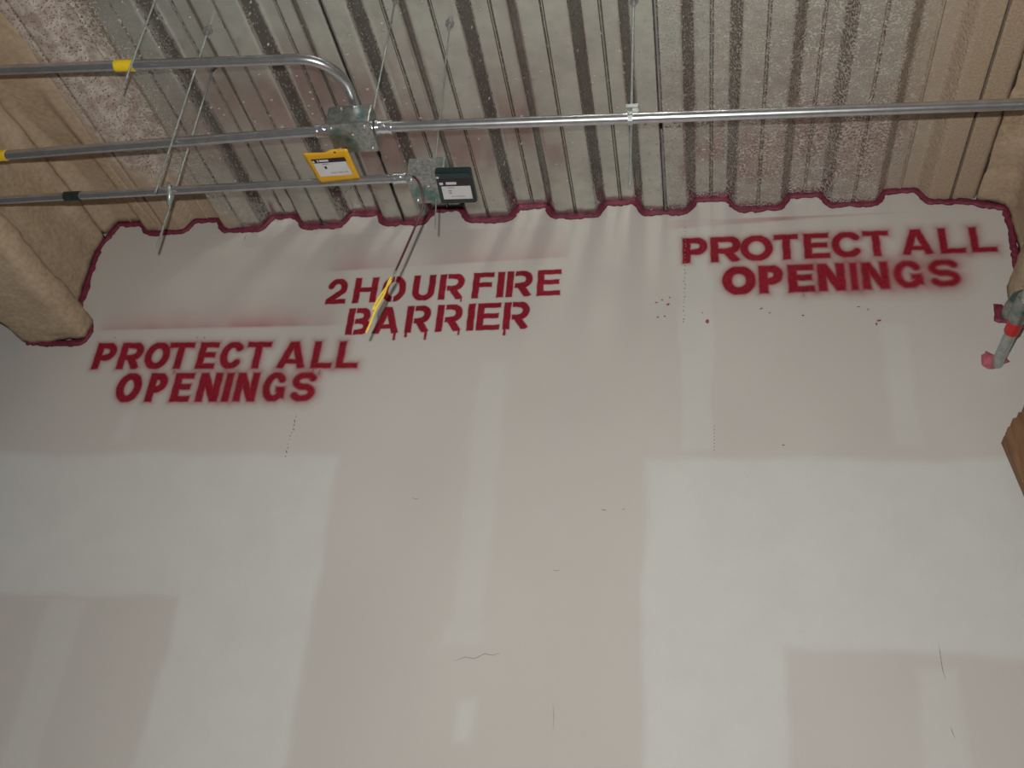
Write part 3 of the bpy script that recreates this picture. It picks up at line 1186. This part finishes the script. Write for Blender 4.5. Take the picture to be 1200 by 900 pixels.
label_print(ce, cA[0], uxn, uyn, w, h, zc, False, [
    ('label_paper', 0.12, 0.88, 0.36, 0.82, 0.0016, M_PAPER),
    ('label_header', 0.12, 0.90, 0.22, 0.36, 0.0016, M_INK),
    ('label_mark', 0.13, 0.17, 0.27, 0.34, 0.0021, M_PAPER),
    ('label_mark', 0.24, 0.265, 0.245, 0.325, 0.0021, M_PAPER),
    ('label_mark', 0.29, 0.50, 0.255, 0.315, 0.0021, M_PAPER),
    ('label_print', 0.32, 0.46, 0.385, 0.415, 0.0021, M_INKG),
    ('label_print', 0.33, 0.385, 0.48, 0.56, 0.0021, M_INK),
    ('label_print', 0.40, 0.56, 0.70, 0.725, 0.0021, M_INKG),
    ('label_print', 0.59, 0.72, 0.69, 0.725, 0.0021, M_INKG),
    ('label_print', 0.74, 0.82, 0.685, 0.72, 0.0021, M_INKG),
    ('tab_mark', 0.70, 0.745, 0.055, 0.10, -0.002, M_INK)])
tube('tie_wire', [cA[0]+ux*0.93+uy*0.06+Vector((0, 0, 0.006)), cA[0]+ux*0.96+uy*0.16+Vector((0, 0, 0.02)), Vector((B1['lo'][0]+0.03, B1['hi'][1]-0.02, B1['lo'][2]+0.0005))],
     0.0016, M_DCABLE, ce, 8)

zm = zr(1.806)
mA = [Vector(on_z(*p, zm)) for p in ((509, 203), (551, 202), (559, 238), (517, 239.5))]
me_ = empty('label_module', mA[3], 'dark green module with white label on the smaller junction box', 'control module')
bm = bmesh.new()
lo_ = [bm.verts.new(p) for p in mA]
hi_ = [bm.verts.new(p+Vector((0, 0, 0.022))) for p in mA]
bm.faces.new(lo_)
bm.faces.new(hi_[::-1])
for i in range(4):
    bm.faces.new((lo_[i], hi_[i], hi_[(i+1) % 4], lo_[(i+1) % 4]))
bmesh.ops.bevel(bm, geom=list(bm.edges), offset=0.003, segments=2, affect='EDGES')
adopt(from_bm('housing', bm, M_GCARD), me_)
ux = (mA[1]-mA[0]+mA[2]-mA[3])*0.5
uy = (mA[3]-mA[0]+mA[2]-mA[1])*0.5
label_print(me_, mA[0], ux.normalized(), uy.normalized(), ux.length, uy.length, zm, True, [
    ('label_paper', 0.10, 0.91, 0.42, 0.84, 0.0007, M_PAPER),
    ('label_header', 0.06, 0.93, 0.20, 0.42, 0.0007, M_INK),
    ('label_mark', 0.07, 0.17, 0.30, 0.37, 0.0012, M_PAPER),
    ('label_mark', 0.25, 0.54, 0.29, 0.365, 0.0012, M_PAPER),
    ('label_print', 0.28, 0.46, 0.45, 0.48, 0.0012, M_INKG),
    ('label_print', 0.27, 0.37, 0.55, 0.58, 0.0012, M_INKP),
    ('label_print', 0.28, 0.36, 0.62, 0.66, 0.0012, M_INKP),
    ('label_print', 0.32, 0.72, 0.735, 0.76, 0.0012, M_INKG)])
p = mA[0]+ux*0.06+uy*0.12
tube('module_screw', [p, p+Vector((0, 0, -0.003))], 0.004, M_BRIGHT, me_, 10)

# ------------------------------------------------------------------ hanging cable and short wire at the smaller box
cp = [Vector(v) for v in (on_y(484, 207, -0.775), on_y(489, 211, -0.80), on_y(494, 222, -0.79), on_y(496, 238, -0.77), on_y(491, 255, -0.75),
                          on_y(483, 274, -0.735), on_y(472, 299, -0.725), on_y(462, 321, -0.72))]
ch = empty('hanging_cable', cp[-1], 'thin brown cable with bare yellow wires hanging in front of the word HOUR', 'cable')


def spline(P, k=6):
    out = []
    for i in range(len(P)-1):
        p0, p1, p2, p3 = P[max(0, i-1)], P[i], P[i+1], P[min(len(P)-1, i+2)]
        for j in range(k):
            t = j/k
            out.append(0.5*((2*p1)+(p2-p0)*t+(2*p0-5*p1+4*p2-p3)*t*t+(-p0+3*p1-3*p2+p3)*t**3))
    out.append(P[-1])
    return out


tube('jacket', spline(cp), 0.0030, M_CABLE, ch, 10)
yw = [Vector(on_y(*p, -0.72)) for p in ((461, 323), (456, 329), (450, 345), (443, 357), (438, 368), (434, 379), (429, 390))]
tube('yellow_wire', spline(yw), [0.0022]+[0.0030]*(len(spline(yw))-2)+[0.0018], M_YWIRE, ch, 8)
yw2 = [Vector(on_y(*p, -0.715)) for p in ((460, 324), (457, 331), (448, 343), (442, 352), (437, 362), (440, 360))]
tube('yellow_wire', spline(yw2), 0.0026, M_YWIRE, ch, 8)
gw = [Vector(on_y(*p, -0.722)) for p in ((464, 317), (461, 323), (459, 328))]
tube('grey_wire', spline(gw), 0.0022, M_GWIRE, ch, 8)
pw = [Vector(on_y(*p, -0.70)) for p in ((511, 234), (510.5, 250), (510, 268))]
pe = empty('hanging_wire', pw[-1], 'short thin grey wire dangling below the dark green module', 'wire')
tube('strand', pw, 0.0018, M_ROD, pe, 8)

# ------------------------------------------------------------------ hanger rods
GRP = 'hanger rods from deck to conduits'


def rod(label, x, y, zlow, rad=0.0034, ztop=None, slack=(0, 0), plate=None):
    zt_ = deck_z(x) if ztop is None else ztop
    e = empty('hanger_rod', (x, y, zlow), label, 'hanger rod', GRP)
    tx, ty = x+slack[0], y+slack[1]
    zt_ = deck_z(tx)
    tube('shaft', [(tx, ty, zt_-0.0005), ((x+tx)/2, (y+ty)/2, (zt_+zlow)/2), (x, y, zlow)], rad, M_ROD, e, 8)
    tube('deck_anchor', [(tx, ty, zt_-0.0006), (tx, ty, zt_-0.004), (tx, ty, zt_-0.0041), (tx, ty, zt_-0.022)], [0.013, 0.013, 0.007, 0.006], M_GWIRE, e, 10)
    return e


def clip(e, c, rad, toward):
    """bent strap round a conduit at c joining the rod"""
    pts = []
    for i in range(13):
        t = math.radians(-130+i*260/12)
        pts.append(Vector((c.x, c.y+toward*math.cos(t)*rad*1.12*-1, c.z+math.sin(t)*rad*1.12)))
    bm = bmesh.new()
    W2 = 0.006
    prev = None
    for p in pts:
        dr_ = (p-c).normalized()*0.0018
        cur = [bm.verts.new(p+Vector((-W2, 0, 0))), bm.verts.new(p+Vector((W2, 0, 0))), bm.verts.new(p+dr_+Vector((W2, 0, 0))), bm.verts.new(p+dr_+Vector((-W2, 0, 0)))]
        if prev:
            for k in range(4):
                bm.faces.new((prev[k], prev[(k+1) % 4], cur[(k+1) % 4], cur[k]))
        else:
            bm.faces.new(cur[::-1])
        prev = cur
    bm.faces.new(prev)
    adopt(from_bm('clip', bm, M_ROD), e)


def along(p, d, x):
    return p+d*((x-p.x)/d.x)


# rod on the long conduit, middle of the picture
xr = on_z(738, 129, zr(ZC2))[0]
cc = along(c0, dr, xr)
e = rod('hanger rod with clip on the long bright conduit, under the speckled deck', xr, cc.y+0.043, zr(1.71), 0.0034, None, (0, -0.06))
clip(e, cc, 0.0140, 1)
block('bracket', (xr-0.012, cc.y-0.012, cc.z+0.026), (xr+0.020, cc.y+0.034, cc.z+0.038), M_ROD, e, 0.001)
block('clip_bolt', (xr+0.004, cc.y-0.010, cc.z+0.0155), (xr+0.021, cc.y+0.008, cc.z+0.026), M_PAPER, e, 0.002)
# left group
pA = on_y(150, 115, -1.105)
e = rod('hanger rod beside the yellow tape on the elbowed conduit', pA[0], -1.105-0.03, pA[2], 0.0026)
xb = -1.384
cb = along(tl, dl, xb)
e = rod('hanger rod on the yellow-ended conduit, left of the lowest conduit clip', xb, cb.y-0.0195, zr(1.705), 0.0026)
xc = -1.452
c3 = along(d0, dd, xc)
e = rod('hanger rod on the lowest conduit, with a bent hook and a tail over the wall', xc, c3.y+0.0175, zr(1.665), 0.0032)
clip(e, c3, 0.0118, 1)
bmh = tube_bm([c3+Vector((-0.01, -0.004, 0.017)), c3+Vector((-0.001, -0.018, 0.010)), c3+Vector((0.005, -0.019, -0.006)), c3+Vector((0.008, -0.010, -0.026)), c3+Vector((0.004, 0.006, -0.046))],
              [0.004, 0.005, 0.0062, 0.0068, 0.0066], 10)
adopt(from_bm('hook', bmh, M_ROD, None, True), e)
# rods over the two boxes
e = rod('hanger rod rising from the green-stained junction box', -0.824, -0.905, B1['hi'][2]-0.001, 0.0022)
e = rod('hanger rod rising from the smaller junction box to a dark anchor', -0.690, -0.745, B2['hi'][2]-0.001, 0.0022, None, (0.014, -0.10))

# ------------------------------------------------------------------ pipe through the wall on the right
px_, pz_ = on_wall(1168, 427)
pe = empty('wall_pipe', (px_, -0.002, pz_), 'grey pipe with a red ring entering the wall at the right edge', 'pipe')
pr = 0.0165
tube('pipe', [(px_, -0.004, pz_), (px_, -0.25, pz_), (px_, -1.2, pz_)], pr, M_ROD, pe, 18)
tube('red_ring', [(px_, -0.178, pz_), (px_, -0.235, pz_)], pr*1.25, M_REDCAP, pe, 18)
tube('coupling', [(px_, -0.238, pz_), (px_, -0.2381, pz_), (px_, -0.34, pz_), (px_, -0.3401, pz_)], [pr*1.1, pr*1.4, pr*1.4, pr*1.1], M_BOX, pe, 18)
bq = [Vector(on_y(*p, -0.06)) for p in ((1181, 369), (1187, 361), (1190, 356), (1196, 352))]
fe = empty('conduit_elbow', bq[0], 'grey-green fitting stub between the beam and the red sealant square', 'fitting')
w0 = on_wall(1180, 371)
tube('stub', [(w0[0], -0.009, w0[1]), (w0[0]+0.002, -0.05, w0[1]+0.004), (w0[0]+0.012, -0.085, w0[1]+0.008), (w0[0]+0.05, -0.10, w0[1]+0.012), (w0[0]+0.13, -0.10, w0[1]+0.012)],
     [0.020, 0.020, 0.021, 0.021, 0.021], M_BOX, fe, 16)
tube('collar', [(w0[0]+0.055, -0.10, w0[1]+0.012), (w0[0]+0.085, -0.10, w0[1]+0.012)], 0.026, M_DARK, fe, 16)

# ------------------------------------------------------------------ broken brown board leaning on the wall at the right edge
n_ = np.array([0, 1, -0.12])
P1 = on_y(1176, 512, -0.09)


def on_board(px, py):
    d = ray(px, py)
    return CPOS+((P1-CPOS)@n_)/(d@n_)*d


P2, P3 = on_board(1200, 568), on_board(1201, 474)
U = Vector(P2-P1).normalized()               # down along the left edge
V = Vector(n_).normalized().cross(U)
if V.x < 0:
    V = -V
Nb = Vector(n_).normalized()
P1v = Vector(P1)
WB = 0.24
tg = Vector(P3)-P1v
s3, r3 = tg.dot(V), tg.dot(U)                # how the torn top climbs across the board
length = (P1v.z-0.02)/(-U.z)
prof = []
nt_ = 22
for i in range(nt_+1):
    s = WB*i/nt_
    base = r3/s3*min(s, 0.11)+max(0, s-0.11)*0.6
    jag = 0.0 if i == 0 else 0.006*(1 if i % 2 else -1)+random.uniform(-.006, .006)
    prof.append(P1v+V*s+U*(base+jag))
kz = [0]*2
botL = P1v+U*(-(P1v.z-0.001)/U.z)
botR0 = P1v+V*WB
botR = botR0+U*(-(botR0.z-0.001)/U.z)
out = [botL]+prof+[botR]
th = 0.030
bm = bmesh.new()
fa = [bm.verts.new(p) for p in out]
fb = [bm.verts.new(p+Nb*th) for p in out]
bm.faces.new(fa)
bm.faces.new(fb[::-1])
for i in range(len(out)):
    j = (i+1) % len(out)
    bm.faces.new((fa[i], fa[j], fb[j], fb[i]))
bo = from_bm('broken_board', bm, M_WOOD)
tag(bo, 'brown board with a torn jagged top, cut by the right edge', 'board')
